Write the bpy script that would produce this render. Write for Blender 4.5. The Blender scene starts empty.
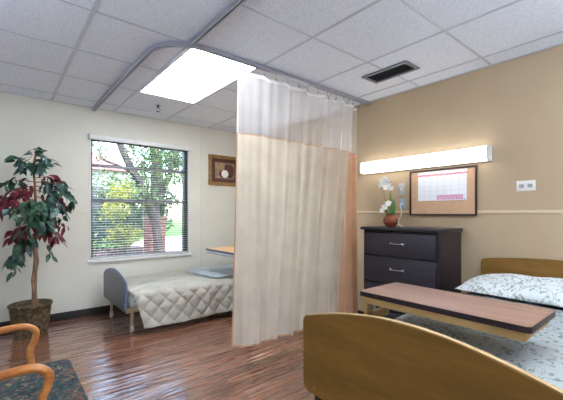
import bpy, bmesh, math, random
from mathutils import Vector, Matrix
random.seed(7)
C = bpy.context.scene.collection
PI = math.pi
ZC = 2.365          # ceiling height
XW = 3.087          # right wall plane
YW = 4.385          # left (window) wall plane
ORI = {}            # world origin of every object (nothing is rotated)

# ------------------------------------------------------------------ colour / materials
def s2l(c):
    return tuple(((v/255)/12.92 if v/255 <= .04045 else (((v/255)+.055)/1.055)**2.4) for v in c)

class NT:
    def __init__(s, name):
        s.m = bpy.data.materials.new(name); s.m.use_nodes = True
        s.t = s.m.node_tree; s.n = s.t.nodes; s.l = s.t.links
        s.b = s.n['Principled BSDF']; s.out = s.n['Material Output']
    def new(s, typ, **kw):
        n = s.n.new(typ)
        for k, v in kw.items():
            if k.startswith('i_'):
                n.inputs[k[2:].replace('_', ' ')].default_value = v
            else: setattr(n, k, v)
        return n
    def coord(s, scale=(1,1,1), rot=(0,0,0), loc=(0,0,0)):
        tc = s.new('ShaderNodeTexCoord'); mp = s.new('ShaderNodeMapping')
        mp.inputs['Scale'].default_value = scale; mp.inputs['Rotation'].default_value = rot; mp.inputs['Location'].default_value = loc
        s.l.new(tc.outputs['Object'], mp.inputs['Vector']); return mp.outputs['Vector']
    def noise(s, vec, scale=5, detail=4, rough=.55, dist=0):
        n = s.new('ShaderNodeTexNoise'); n.inputs['Scale'].default_value = scale
        n.inputs['Detail'].default_value = detail; n.inputs['Roughness'].default_value = rough; n.inputs['Distortion'].default_value = dist
        s.l.new(vec, n.inputs['Vector']); return n.outputs['Fac']
    def ramp(s, fac, stops, interp='LINEAR'):
        r = s.new('ShaderNodeValToRGB'); r.color_ramp.interpolation = interp
        e = r.color_ramp.elements
        while len(e) < len(stops): e.new(.5)
        for k, (p, c) in enumerate(stops):
            e[k].position = p
            e[k].color = (*s2l(c), 1) if isinstance(c, tuple) else (c, c, c, 1)
        s.l.new(fac, r.inputs['Fac']); return r.outputs['Color']
    def mix(s, fac, a, b, mode='MIX'):
        m = s.new('ShaderNodeMix', data_type='RGBA', blend_type=mode)
        for sock, v in ((m.inputs[0], fac), (m.inputs[6], a), (m.inputs[7], b)):
            if isinstance(v, (int, float)): sock.default_value = v
            elif isinstance(v, tuple): sock.default_value = (*s2l(v), 1)
            else: s.l.new(v, sock)
        return m.outputs[2]
    def math(s, op, a, b=None, c=None):
        m = s.new('ShaderNodeMath', operation=op)
        for k, v in enumerate((a, b, c)):
            if v is None: continue
            if isinstance(v, (int, float)): m.inputs[k].default_value = v
            else: s.l.new(v, m.inputs[k])
        return m.outputs[0]
    def bump(s, h, strength=.3, dist=.01):
        b = s.new('ShaderNodeBump'); b.inputs['Strength'].default_value = strength; b.inputs['Distance'].default_value = dist
        s.l.new(h, b.inputs['Height']); s.l.new(b.outputs['Normal'], s.b.inputs['Normal'])
    def base(s, v):
        if isinstance(v, tuple): s.b.inputs['Base Color'].default_value = (*s2l(v), 1)
        else: s.l.new(v, s.b.inputs['Base Color'])
    def set(s, rough=.5, metal=0, spec=.5, trans=None):
        s.b.inputs['Roughness'].default_value = rough; s.b.inputs['Metallic'].default_value = metal
        s.b.inputs['Specular IOR Level'].default_value = spec

def simple(name, col, rough=.5, metal=0, spec=.5, var=.06, nscale=12, bump=0, bscale=60):
    n = NT(name); n.set(rough, metal, spec)
    v = n.coord()
    f = n.noise(v, nscale, 3)
    dk = tuple(max(0, c*(1-var)) for c in col); lt = tuple(min(255, c*(1+var)) for c in col)
    n.base(n.ramp(f, [(.3, dk), (.7, lt)]))
    if bump: n.bump(n.noise(v, bscale, 3), bump, .005)
    return n.m

def wood(name, dark, mid, light, stretch=(1,1,1), scale=6, rough=.4, spec=.5):
    n = NT(name); n.set(rough, 0, spec)
    v = n.coord(stretch)
    a = n.noise(v, scale, 6, .6, .6); b = n.noise(v, scale*5, 3)
    f = n.math('ADD', n.math('MULTIPLY', a, .75), n.math('MULTIPLY', b, .25))
    n.base(n.ramp(f, [(.32, dark), (.5, mid), (.68, light)]))
    n.bump(f, .08, .002)
    return n.m

def emit(name, col, strength):
    n = NT(name); n.base((250, 250, 250)); n.set(.4)
    n.b.inputs['Emission Color'].default_value = (*s2l(col), 1); n.b.inputs['Emission Strength'].default_value = strength
    v = n.coord(); n.bump(n.noise(v, 150, 2), .05, .001)
    return n.m

def cloth(name, col, transl=.35, alpha=0., var=.04, weave=260, rough=.85):
    n = NT(name); n.l.clear() if False else None
    v = n.coord()
    f = n.noise(v, 5, 3)
    dk = tuple(c*(1-var) for c in col); lt = tuple(min(255, c*(1+var)) for c in col)
    colr = n.ramp(f, [(.3, dk), (.7, lt)])
    n.base(colr); n.set(rough, 0, .1)
    tr = n.new('ShaderNodeBsdfTranslucent'); n.l.new(colr, tr.inputs['Color'])
    ms = n.new('ShaderNodeMixShader'); ms.inputs[0].default_value = transl
    n.l.new(n.b.outputs[0], ms.inputs[1]); n.l.new(tr.outputs[0], ms.inputs[2])
    last = ms.outputs[0]
    if alpha:
        tp = n.new('ShaderNodeBsdfTransparent'); m2 = n.new('ShaderNodeMixShader'); m2.inputs[0].default_value = alpha
        n.l.new(last, m2.inputs[1]); n.l.new(tp.outputs[0], m2.inputs[2]); last = m2.outputs[0]
    n.l.new(last, n.out.inputs['Surface'])
    w = n.new('ShaderNodeTexChecker'); w.inputs['Scale'].default_value = weave; n.l.new(v, w.inputs['Vector'])
    n.bump(w.outputs['Fac'], .06, .0008)
    return n.m

M = {}
M['wall_l'] = simple('wall_paint_cream', (218, 217, 206), .75, spec=.2, var=.015, nscale=2, bump=.04, bscale=120)
M['wall_r'] = simple('wall_paint_tan', (184, 163, 134), .7, spec=.25, var=.02, nscale=2, bump=.04, bscale=120)
M['trim_tan'] = simple('trim_tan', (206, 186, 154), .5, var=.02)
M['trim_cream'] = simple('trim_cream', (214, 210, 194), .6, var=.02)
M['baseboard'] = simple('baseboard_black', (28, 26, 28), .35, var=.1)
M['white_paint'] = simple('white_paint', (225, 227, 228), .45, var=.02)
M['white_plastic'] = simple('white_plastic', (228, 228, 224), .35, var=.02)
M['slat'] = simple('blind_slat', (184, 180, 178), .4, var=.02)
M['grey_plastic'] = simple('grey_plastic', (178, 180, 182), .4, var=.03)
M['blue_plastic'] = simple('pale_blue_plastic', (150, 172, 200), .4, var=.04)
M['black'] = simple('black_plastic', (22, 22, 24), .4, var=.1)
M['black_rubber'] = simple('black_rubber', (26, 26, 28), .7, var=.1)
M['chrome'] = simple('chrome', (200, 200, 205), .22, 1, var=.03)
M['alu'] = simple('aluminium', (172, 176, 188), .3, .6, var=.03)
M['steel_cream'] = simple('cream_enamel_steel', (160, 146, 120), .4, var=.05)
M['steel_grey'] = simple('blue_grey_steel', (120, 132, 150), .4, .3, var=.05)
M['steel_dark'] = simple('tarnished_steel', (92, 94, 100), .35, .7)
M['frame_dark'] = simple('dark_bronze_frame', (62, 64, 70), .45, .3, var=.05)
M['sash'] = simple('weathered_sash', (150, 150, 160), .5, .2, var=.05)
M['dark_slot'] = simple('dark_slot', (30, 32, 38), .6, var=.1)
M['vent_blade'] = simple('vent_blade', (70, 74, 82), .5, .3, var=.06)
M['vent_frame'] = simple('vent_frame', (120, 124, 132), .45, .3, var=.04)

def m_ceiling():
    n = NT('ceiling_tile'); n.set(.9, 0, .1)
    v = n.coord()
    a = n.noise(v, 90, 5, .7); b = n.noise(v, 1.2, 2)
    c1 = n.ramp(a, [(.33, (196, 202, 214)), (.5, (222, 228, 238)), (.7, (230, 235, 244))])
    n.base(n.mix(.08, c1, n.ramp(b, [(.3, (212, 216, 224)), (.7, (232, 236, 242))])))
    n.bump(a, .5, .004); return n.m
M['ceiling'] = m_ceiling()
M['tee'] = simple('ceiling_tee', (184, 190, 201), .35, .2, var=.02)

def m_floor():
    n = NT('floor_planks'); n.set(.2, 0, .55)
    v = n.coord()
    br = n.new('ShaderNodeTexBrick'); n.l.new(v, br.inputs['Vector'])
    br.inputs['Scale'].default_value = 1; br.inputs['Brick Width'].default_value = 1.22; br.inputs['Row Height'].default_value = .105
    br.inputs['Mortar Size'].default_value = .0022; br.inputs['Mortar Smooth'].default_value = .3; br.offset = .37
    br.inputs['Color1'].default_value = (.0, .0, .0, 1); br.inputs['Color2'].default_value = (1, 1, 1, 1); br.inputs['Mortar'].default_value = (.5, .5, .5, 1)
    vs = n.coord((1.2, 14, 1)); g = n.noise(vs, 3.2, 7, .65, .5)
    vs2 = n.coord((.8, 5, 1)); g2 = n.noise(vs2, 2.5, 3)
    tone = n.math('ADD', n.math('MULTIPLY', g, .62), n.math('ADD', n.math('MULTIPLY', g2, .2), n.math('MULTIPLY', br.outputs['Color'], .16)))
    col = n.ramp(tone, [(.28, (88, 54, 40)), (.45, (120, 78, 60)), (.58, (146, 100, 78)), (.74, (176, 130, 106))])
    n.base(n.mix(n.math('MULTIPLY', br.outputs['Fac'], .7), col, (58, 38, 32)))
    vw = n.coord((.9, 11, 1)); w = n.noise(vw, 1.7, 2, .45, .2)
    h = n.math('SUBTRACT', n.math('ADD', w, n.math('MULTIPLY', g, .05)), n.math('MULTIPLY', br.outputs['Fac'], .3))
    n.bump(h, .7, .020)
    n.b.inputs['Coat Weight'].default_value = 1.0; n.b.inputs['Coat Roughness'].default_value = .045; n.b.inputs['Coat IOR'].default_value = 1.85
    n.l.new(n.b.inputs['Normal'].links[0].from_socket, n.b.inputs['Coat Normal'])
    n.l.new(n.ramp(g, [(.3, .17), (.7, .10)]), n.b.inputs['Roughness'])
    return n.m
M['floor'] = m_floor()
M['honey'] = wood('honey_oak_laminate', (112, 80, 32), (126, 91, 38), (140, 102, 46), (9, .9, 6), 2.2, .5, .3)
M['honey_edge'] = simple('pale_edge_band', (176, 150, 106), .45, var=.05)
M['arm_wood'] = wood('bentwood_oak', (150, 88, 38), (190, 122, 62), (214, 150, 88), (2, 8, 8), 3, .28)
M['table_top'] = wood('cherry_laminate', (112, 84, 74), (138, 106, 92), (158, 124, 106), (9, .8, 1), 2, .28, .9)
M['table_top2'] = wood('maple_laminate', (196, 150, 98), (216, 172, 118), (228, 188, 136), (9, .8, 1), 3, .4)
M['dark_edge'] = simple('dark_edge_band', (38, 28, 34), .35, var=.08)
M['navy_edge'] = simple('navy_edge_band', (52, 58, 92), .35, var=.08)
M['apron'] = simple('tan_enamel_rail', (186, 150, 92), .42, var=.04)
M['espresso'] = wood('espresso_veneer', (26, 22, 28), (34, 30, 37), (44, 39, 46), (1, 1, 8), 3, .36, .5)
M['espresso_front'] = wood('espresso_front', (33, 31, 40), (42, 40, 50), (52, 50, 60), (1, 1, 8), 3, .4, .5)
M['grey_board'] = simple('slate_laminate', (94, 96, 102), .4, var=.06)
M['blue_edge'] = simple('blue_grey_edge', (120, 142, 184), .35, var=.05)
M['cork'] = simple('cork', (204, 166, 132), .85, var=.05, nscale=90, bump=.05, bscale=200)
M['board_frame'] = simple('espresso_frame', (48, 30, 32), .4, var=.08)
M['gold'] = wood('antique_gold', (104, 76, 36), (142, 108, 56), (180, 146, 86), (6, 6, 6), 5, .35)
M['print_ground'] = simple('print_ground', (150, 128, 98), .4, var=.2)
M['mahogany'] = simple('mahogany_mat', (84, 42, 42), .35, var=.1)
M['trunk'] = wood('trunk_bark', (92, 68, 52), (138, 108, 86), (170, 142, 116), (8, 8, 1.5), 5, .8, .2)
M['cane'] = wood('reddish_cane', (120, 62, 40), (158, 92, 60), (180, 120, 86), (8, 8, 1.5), 5, .6, .2)
M['soil'] = simple('dried_moss', (84, 74, 56), .95, var=.3, nscale=60, bump=.6, bscale=90)
M['vase'] = wood('copper_glaze', (88, 40, 24), (128, 62, 38), (158, 84, 54), (2, 2, 14), 3, .22, .6)
M['petal'] = simple('white_petal', (240, 238, 232), .6, var=.03)
M['orchid_leaf'] = simple('orchid_leaf', (98, 150, 88), .4, var=.15)
M['orchid_stem'] = simple('orchid_stem', (96, 104, 70), .5, var=.15)
M['mattress'] = simple('mattress_ticking', (196, 204, 206), .85, var=.04)
M['blue_sheet'] = cloth('pale_blue_sheet', (218, 226, 232), .1)
M['quilt'] = cloth('ivory_quilt', (226, 224, 215), .05, weave=300)
M['curtain'] = cloth('cream_curtain', (216, 205, 188), .4)
M['curtain_peach'] = cloth('peach_curtain', (226, 192, 162), .42)
M['peach_hem'] = cloth('peach_binding', (206, 160, 122), .2)
M['mesh'] = cloth('white_nylon_mesh', (236, 234, 236), .45, alpha=.66)
M['mesh_band'] = cloth('white_mesh_band', (240, 240, 242), .4, alpha=.25)
M['light_panel'] = emit('prismatic_diffuser', (246, 250, 255), 10.5)
M['uplighter_fill'] = emit('added_uplighter_glow', (216, 232, 255), 68.0)  # glow of the added uplighters, lifts the ceiling
M['wall_lamp'] = emit('acrylic_lens', (255, 252, 246), 2.6)

def m_floral_sheet(name='floral_sheet', base=(204, 210, 212)):
    n = NT(name); n.set(.85, 0, .15)
    v = n.coord()
    ns = n.noise(v, 9, 2, .5, 1.2)
    stem = n.math('LESS_THAN', n.math('ABSOLUTE', n.math('SUBTRACT', ns, .5)), .012)
    vo = n.new('ShaderNodeTexVoronoi'); n.l.new(n.coord((1, 1.7, 1.2), (0, 0, .7)), vo.inputs['Vector']); vo.inputs['Scale'].default_value = 24
    spot = n.math('LESS_THAN', vo.outputs['Distance'], .34)
    band = n.math('LESS_THAN', n.math('ABSOLUTE', n.math('SUBTRACT', ns, .5)), .16)
    leaf = n.math('MULTIPLY', spot, band)
    c = n.mix(n.math('MULTIPLY', leaf, .7), base, n.ramp(n.noise(v, 6, 2), [(.4, (128, 148, 140)), (.6, (150, 152, 134))]))
    c = n.mix(n.math('MULTIPLY', stem, .8), c, (126, 138, 124))
    n.base(c); n.bump(n.noise(v, 14, 4), .35, .012)
    return n.m
M['floral'] = m_floral_sheet()

def m_upholstery():
    n = NT('dark_floral_upholstery'); n.set(.8, 0, .2)
    v = n.coord(); vd = n.coord((1, 1, 1), (0, 0, .5))
    a = n.noise(v, 26, 3, .5, 1.2); b = n.noise(vd, 36, 3, .5, 1.0); c_ = n.noise(v, 44, 3, .5, .8)
    c = n.ramp(c_, [(.35, (26, 42, 44)), (.6, (48, 70, 68))])
    c = n.mix(n.ramp(a, [(.55, 0.), (.6, 1.)]), c, (104, 70, 62))
    c = n.mix(n.ramp(b, [(.6, 0.), (.65, 1.)]), c, (116, 108, 84))
    c = n.mix(n.ramp(a, [(.36, 1.), (.4, 0.)]), c, (46, 46, 70))
    n.base(c); n.bump(n.noise(v, 150, 2), .2, .002); return n.m
M['uphol'] = m_upholstery()

def m_basket():
    n = NT('woven_wicker'); n.set(.75, 0, .2)
    v = n.coord((1, 1, 1))
    f = n.noise(v, 30, 4)
    n.base(n.ramp(f, [(.3, (58, 48, 34)), (.5, (92, 78, 58)), (.7, (126, 110, 86))])); n.bump(f, .3, .004); return n.m
M['wicker'] = m_basket()

def leafmat(name, cols, rough=.45, scale=9, tr=.25):
    n = NT(name); n.set(rough, 0, .4)
    v = n.coord(); f = n.noise(v, scale, 2)
    k = len(cols); c = n.ramp(f, [(.3+.4*i/(k-1), cols[i]) for i in range(k)])
    n.base(c)
    t = n.new('ShaderNodeBsdfTranslucent'); n.l.new(c, t.inputs['Color']); ms = n.new('ShaderNodeMixShader'); ms.inputs[0].default_value = tr
    n.l.new(n.b.outputs[0], ms.inputs[1]); n.l.new(t.outputs[0], ms.inputs[2]); n.l.new(ms.outputs[0], n.out.inputs['Surface'])
    return n.m
M['leaf_green'] = leafmat('ficus_green', [(22, 46, 34), (44, 82, 60), (78, 118, 96)], .35, 14, .1)
M['leaf_teal'] = leafmat('ficus_blue_green', [(28, 44, 52), (60, 96, 92), (112, 150, 142)], .3, 14, .1)
M['leaf_red'] = leafmat('ficus_burgundy', [(52, 16, 26), (98, 28, 40), (128, 48, 58)], .35, 14, .1)
M['out_leaf'] = leafmat('tree_leaves', [(30, 52, 28), (62, 88, 44), (108, 126, 66)], .6, 2, .4)
M['out_leaf_dark'] = leafmat('dark_tree_leaves', [(22, 36, 28), (40, 60, 40), (64, 84, 56)], .6, 2, .3)
M['out_leaf_yellow'] = leafmat('yellow_shrub_leaves', [(60, 80, 32), (124, 128, 46), (176, 160, 60)], .6, 3, .4)
M['out_bark'] = wood('outdoor_bark', (34, 32, 32), (60, 56, 56), (90, 84, 82), (3, 3, 1), 4, .9, .1)
M['lawn'] = simple('lawn', (80, 112, 52), .95, spec=.1, var=.2, nscale=8, bump=.5)
M['mulch'] = simple('mulch', (66, 48, 42), .95, spec=.1, var=.35, nscale=14, bump=.8, bscale=20)
M['concrete'] = simple('concrete', (168, 162, 166), .85, spec=.2, var=.05, nscale=3)
M['stucco'] = simple('pale_stucco', (160, 166, 170), .9, spec=.1, var=.04, nscale=3)
M['roof'] = simple('pink_shingles', (130, 92, 90), .9, spec=.1, var=.12, nscale=10)
def m_brick():
    n = NT('red_brick'); n.set(.9, 0, .1)
    v = n.coord((1, 1, 1), (PI/2, 0, 0)); b = n.new('ShaderNodeTexBrick'); n.l.new(v, b.inputs['Vector'])
    b.inputs['Scale'].default_value = 1; b.inputs['Brick Width'].default_value = .22; b.inputs['Row Height'].default_value = .08; b.inputs['Mortar Size'].default_value = .008
    b.inputs['Color1'].default_value = (*s2l((110, 62, 52)), 1); b.inputs['Color2'].default_value = (*s2l((88, 48, 42)), 1); b.inputs['Mortar'].default_value = (*s2l((130, 118, 110)), 1)
    n.base(b.outputs['Color']); return n.m
M['brick'] = m_brick()
def m_glass():
    n = NT('window_glass')
    tp = n.new('ShaderNodeBsdfTransparent'); tp.inputs['Color'].default_value = (.93, .95, .95, 1)
    gl = n.new('ShaderNodeBsdfGlossy'); gl.inputs['Roughness'].default_value = .02
    fr = n.new('ShaderNodeFresnel'); fr.inputs['IOR'].default_value = 1.45
    ms = n.new('ShaderNodeMixShader'); n.l.new(fr.outputs[0], ms.inputs[0]); n.l.new(tp.outputs[0], ms.inputs[1]); n.l.new(gl.outputs[0], ms.inputs[2])
    n.l.new(ms.outputs[0], n.out.inputs['Surface']); return n.m
M['glass'] = m_glass()
def m_calendar():
    n = NT('calendar_paper'); n.set(.6, 0, .2)
    v = n.coord()   # object origin: bottom centre of the sheet; y across, z up
    sp = n.new('ShaderNodeSeparateXYZ'); n.l.new(v, sp.inputs[0])
    y = n.math('ADD', sp.outputs['Y'], .22); z = sp.outputs['Z']
    cy = n.math('FRACT', n.math('MULTIPLY', y, 7/.44)); cz = n.math('FRACT', n.math('MULTIPLY', z, 5/.215))
    ln = n.math('MAXIMUM', n.math('LESS_THAN', cy, .06), n.math('LESS_THAN', cz, .08))
    ln = n.math('MULTIPLY', ln, n.math('LESS_THAN', z, .216))
    c = n.mix(n.math('MULTIPLY', ln, .28), (240, 243, 248), (160, 168, 190))
    hdr = n.math('MULTIPLY', n.math('GREATER_THAN', z, .226), n.math('LESS_THAN', z, .243))
    c = n.mix(n.math('MULTIPLY', hdr, n.ramp(n.noise(n.coord((1, 60, 30)), 3, 2), [(.4, .35), (.55, .95)])), c, (206, 62, 92))
    pk = n.math('MULTIPLY', n.math('MULTIPLY', n.math('LESS_THAN', y, .26), n.math('GREATER_THAN', y, .03)), n.math('MULTIPLY', n.math('GREATER_THAN', z, .008), n.math('LESS_THAN', z, .05)))
    c = n.mix(n.math('MULTIPLY', pk, n.ramp(n.noise(n.coord((1, 50, 50)), 2, 2), [(.35, .5), (.6, .9)])), c, (214, 130, 180))
    n.base(c); return n.m
M['calendar'] = m_calendar()

# ------------------------------------------------------------------ mesh helpers
def nb(): return bmesh.new()
def box(bm, a, b, bev=0, seg=2, mi=0):
    a = Vector(a); b = Vector(b); c = (a+b)/2; d = b-a
    r = bmesh.ops.create_cube(bm, size=1, matrix=Matrix.Translation(c) @ Matrix.Diagonal((abs(d.x), abs(d.y), abs(d.z), 1)))
    vs = r['verts']; fs = {f for v in vs for f in v.link_faces}
    if mi:
        for f in fs: f.material_index = mi
    if bev:
        es = list({e for v in vs for e in v.link_edges})
        bmesh.ops.bevel(bm, geom=es, offset=bev, segments=seg, affect='EDGES', profile=.5)
    return bm
def tube(bm, pts, rad, seg=10, squash=None, mi=0, cap=True):
    pts = [Vector(p) for p in pts]; n = len(pts)
    rs = rad if isinstance(rad, (list, tuple)) else [rad]*n
    rings = []; up = Vector((0, 0, 1))
    t0 = (pts[1]-pts[0]).normalized(); ref = up if abs(t0.z) < .9 else Vector((1, 0, 0))
    side = t0.cross(ref).normalized()
    for i, p in enumerate(pts):
        t = (pts[min(i+1, n-1)]-pts[max(i-1, 0)]).normalized()
        side = (side - t*side.dot(t)).normalized(); u = t.cross(side)
        ring = []
        for k in range(seg):
            a = 2*PI*k/seg; sx, sy = (squash or (1, 1))
            ring.append(bm.verts.new(p + side*math.cos(a)*rs[i]*sx + u*math.sin(a)*rs[i]*sy))
        rings.append(ring)
    for i in range(n-1):
        for k in range(seg):
            f = bm.faces.new((rings[i][k], rings[i][(k+1) % seg], rings[i+1][(k+1) % seg], rings[i+1][k])); f.material_index = mi
    if cap:
        bm.faces.new(list(reversed(rings[0]))).material_index = mi; bm.faces.new(rings[-1]).material_index = mi
    return bm
def smooth_path(pts, sub=6):
    pts = [Vector(p) for p in pts]; out = []
    P = [pts[0]*2-pts[1]] + pts + [pts[-1]*2-pts[-2]]
    for i in range(1, len(P)-2):
        for k in range(sub):
            t = k/sub; a, b, c, d = P[i-1], P[i], P[i+1], P[i+2]
            out.append(.5*((2*b)+(c-a)*t+(2*a-5*b+4*c-d)*t*t+(3*b-a-3*c+d)*t**3))
    out.append(pts[-1]); return out
def lathe(bm, prof, cen, seg=32, fn=None, cap=False):
    rings = []
    for j, (r, z) in enumerate(prof):
        rings.append([bm.verts.new((cen[0]+(r+(fn(j, k) if fn else 0))*math.cos(2*PI*k/seg), cen[1]+(r+(fn(j, k) if fn else 0))*math.sin(2*PI*k/seg), cen[2]+z)) for k in range(seg)])
    for j in range(len(prof)-1):
        for k in range(seg):
            bm.faces.new((rings[j][k], rings[j][(k+1) % seg], rings[j+1][(k+1) % seg], rings[j+1][k]))
    if cap:
        bm.faces.new(list(reversed(rings[0]))); bm.faces.new(rings[-1])
    return bm
def prism_x(bm, poly, x0, x1, bev=0):       # polygon in (y, z), extruded along x
    a = [bm.verts.new((x0, y, z)) for y, z in poly]; b = [bm.verts.new((x1, y, z)) for y, z in poly]
    n = len(poly); fs = [bm.faces.new(a), bm.faces.new(list(reversed(b)))]
    for k in range(n): fs.append(bm.faces.new((a[k], b[k], b[(k+1) % n], a[(k+1) % n])))
    bmesh.ops.recalc_face_normals(bm, faces=fs)
    if bev:
        es = [e for f in fs[:2] for e in f.edges]
        bmesh.ops.bevel(bm, geom=list(set(es)), offset=bev, segments=2, affect='EDGES')
    return fs
def prism_y(bm, poly, y0, y1):
    a = [bm.verts.new((x, y0, z)) for x, z in poly]; b = [bm.verts.new((x, y1, z)) for x, z in poly]; n = len(poly)
    bm.faces.new(a); bm.faces.new(list(reversed(b)))
    for k in range(n): bm.faces.new((a[k], b[k], b[(k+1) % n], a[(k+1) % n]))
def sweep(bm, prof, path):                  # closed profile (lateral, z) swept along a path in plan
    pts = [Vector((p[0], p[1])) for p in path]; n = len(pts); rings = []
    for i, p in enumerate(pts):
        t = (pts[min(i+1, n-1)]-pts[max(i-1, 0)]).normalized(); s = Vector((t.y, -t.x))
        rings.append([bm.verts.new((p.x+s.x*a, p.y+s.y*a, z)) for a, z in prof])
    m = len(prof)
    for i in range(n-1):
        for k in range(m): bm.faces.new((rings[i][k], rings[i][(k+1) % m], rings[i+1][(k+1) % m], rings[i+1][k]))
    bm.faces.new(rings[0]); bm.faces.new(list(reversed(rings[-1])))
    bmesh.ops.recalc_face_normals(bm, faces=bm.faces[:])
    return bm

def build(name, bm, mats, parent=None, origin=None, smooth=True, label=None, ang=38, recalc=True):
    me = bpy.data.meshes.new(name)
    if recalc: bmesh.ops.recalc_face_normals(bm, faces=bm.faces[:])
    if parent is not None: org = ORI[parent.name]
    elif origin: org = Vector(origin)
    else:
        xs = [v.co for v in bm.verts]
        org = Vector(((min(v.x for v in xs)+max(v.x for v in xs))/2, (min(v.y for v in xs)+max(v.y for v in xs))/2, min(v.z for v in xs)))
    bmesh.ops.translate(bm, verts=bm.verts[:], vec=-org)
    bm.to_mesh(me); bm.free()
    for m in (mats if isinstance(mats, (list, tuple)) else [mats]): me.materials.append(m)
    if smooth:
        me.polygons.foreach_set('use_smooth', [True]*len(me.polygons)); me.set_sharp_from_angle(angle=math.radians(ang))
    o = bpy.data.objects.new(name, me); C.objects.link(o)
    if parent is not None: o.parent = parent
    else: o.location = org
    ORI[o.name] = org
    if label: o['label'] = label
    return o
def tag(o, label, cat, group=None, kind=None):
    o['label'] = label; o['category'] = cat
    if group: o['group'] = group
    if kind: o['kind'] = kind
    return o
def thing(name, loc, label, cat, group=None):
    o = bpy.data.objects.new(name, None); C.objects.link(o); o.location = loc; o.empty_display_size = .1
    ORI[o.name] = Vector(loc); return tag(o, label, cat, group)
def struct(name, bm, m, parent=None, **k):
    o = build(name, bm, m, parent, **k)
    if parent is None: o['kind'] = 'structure'
    return o

# ------------------------------------------------------------------ the room
XL, YB = -1.7, -1.9
bm = nb(); box(bm, (XL-.1, YB-.1, -.1), (XW+.12, YW+.14, 0)); struct('floor', bm, M['floor'], origin=(0, 0, 0), smooth=False)
WX0, WX1, WZ0, WZ1 = .805, 1.975, .625, 2.035
bm = nb()
box(bm, (XL-.1, YW, 0), (WX0, YW+.14, ZC+.1)); box(bm, (WX1, YW, 0), (XW+.12, YW+.14, ZC+.1))
box(bm, (WX0, YW, 0), (WX1, YW+.14, WZ0)); box(bm, (WX0, YW, WZ1), (WX1, YW+.14, ZC+.1))
struct('wall_left', bm, M['wall_l'], smooth=False)
bm = nb(); box(bm, (XW, YB-.1, 0), (XW+.12, YW, ZC+.1)); struct('wall_right', bm, M['wall_r'], smooth=False)
bm = nb(); box(bm, (XL-.1, YB-.1, 0), (XL, YW, ZC+.1)); struct('wall_side', bm, M['wall_l'], smooth=False)
bm = nb(); box(bm, (XL, YB-.1, 0), (XW, YB, ZC+.1)); struct('wall_rear', bm, M['wall_l'], smooth=False)
# ceiling: tiles and tee grid in one mesh
bm = nb(); box(bm, (XL, YB, ZC), (XW, YW, ZC+.1))
gx = [.432+.6096*i for i in range(-3, 5)]; gy = [1.055+.6096*i for i in range(-4, 6)]
for x in gx: box(bm, (x-(.015 if abs(x-.432) < .01 else .0085), YB, ZC-.004), (x+.010, YW, ZC), mi=1)
for y in gy: box(bm, (XL, y-.008, ZC-.0035), (XW, y+.008, ZC), mi=1)
box(bm, (XL, YW-.02, ZC-.004), (XW, YW, ZC), mi=1); box(bm, (XW-.02, YB, ZC-.004), (XW, YW, ZC), mi=1)
struct('ceiling', bm, [M['ceiling'], M['tee']], smooth=False)
bm = nb(); box(bm, (XL, YW-.012, 0), (XW, YW, .085), .003); struct('baseboard_left', bm, M['baseboard'])
bm = nb(); box(bm, (XW-.012, YB, 0), (XW, YW-.012, .085), .003); struct('baseboard_right', bm, M['baseboard'])
bm = nb(); box(bm, (XW-.010, YB, 1.160), (XW, YW, 1.185), .003); struct('trim_1', bm, M['trim_tan'])
bm = nb(); box(bm, (XL, YW-.004, 1.168), (.76, YW, 1.180), .001); struct('trim_2', bm, M['trim_cream'])
bm = nb(); box(bm, (2.16, YW-.003, .085), (2.172, YW, ZC-.004), .001); struct('trim_3', bm, M['trim_cream'])

# window: frame, sash bars, glass panes
bm = nb(); y0, y1 = YW+.06, YW+.10
box(bm, (WX0, y0, WZ0), (WX0+.025, y1, WZ1)); box(bm, (WX1-.045, y0-.04, WZ0), (WX1, y1, WZ1))
box(bm, (WX0, y0, WZ0), (WX1, y1, WZ0+.03)); box(bm, (WX0, y0, WZ1-.03), (WX1, y1, WZ1))
win = struct('window_1', bm, M['frame_dark'])
for z in (1.31, 1.72):
    bm = nb(); box(bm, (WX0+.025, y0-.005, z-.016), (WX1-.045, y1-.01, z+.016), .003); build('sash_bar', bm, M['sash'], win)
zs = [WZ0+.03, 1.294, 1.326, 1.704, 1.736, WZ1-.03]
for k in range(3):
    bm = nb(); box(bm, (WX0+.025, y0+.016, zs[2*k]), (WX1-.045, y0+.020, zs[2*k+1])); build('pane', bm, M['glass'], win, smooth=False)
bm = nb(); box(bm, (WX0-.035, YW-.03, WZ0-.03), (WX1+.035, YW+.06, WZ0), .006); build('sill', bm, M['white_paint'], win)
bm = nb(); box(bm, (WX1, YW-.012, WZ0), (WX1+.022, YW+.0, WZ1), .003); box(bm, (WX0-.015, YW-.008, WZ0), (WX0, YW, WZ1), .003)
build('casing', bm, M['white_paint'], win)

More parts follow.
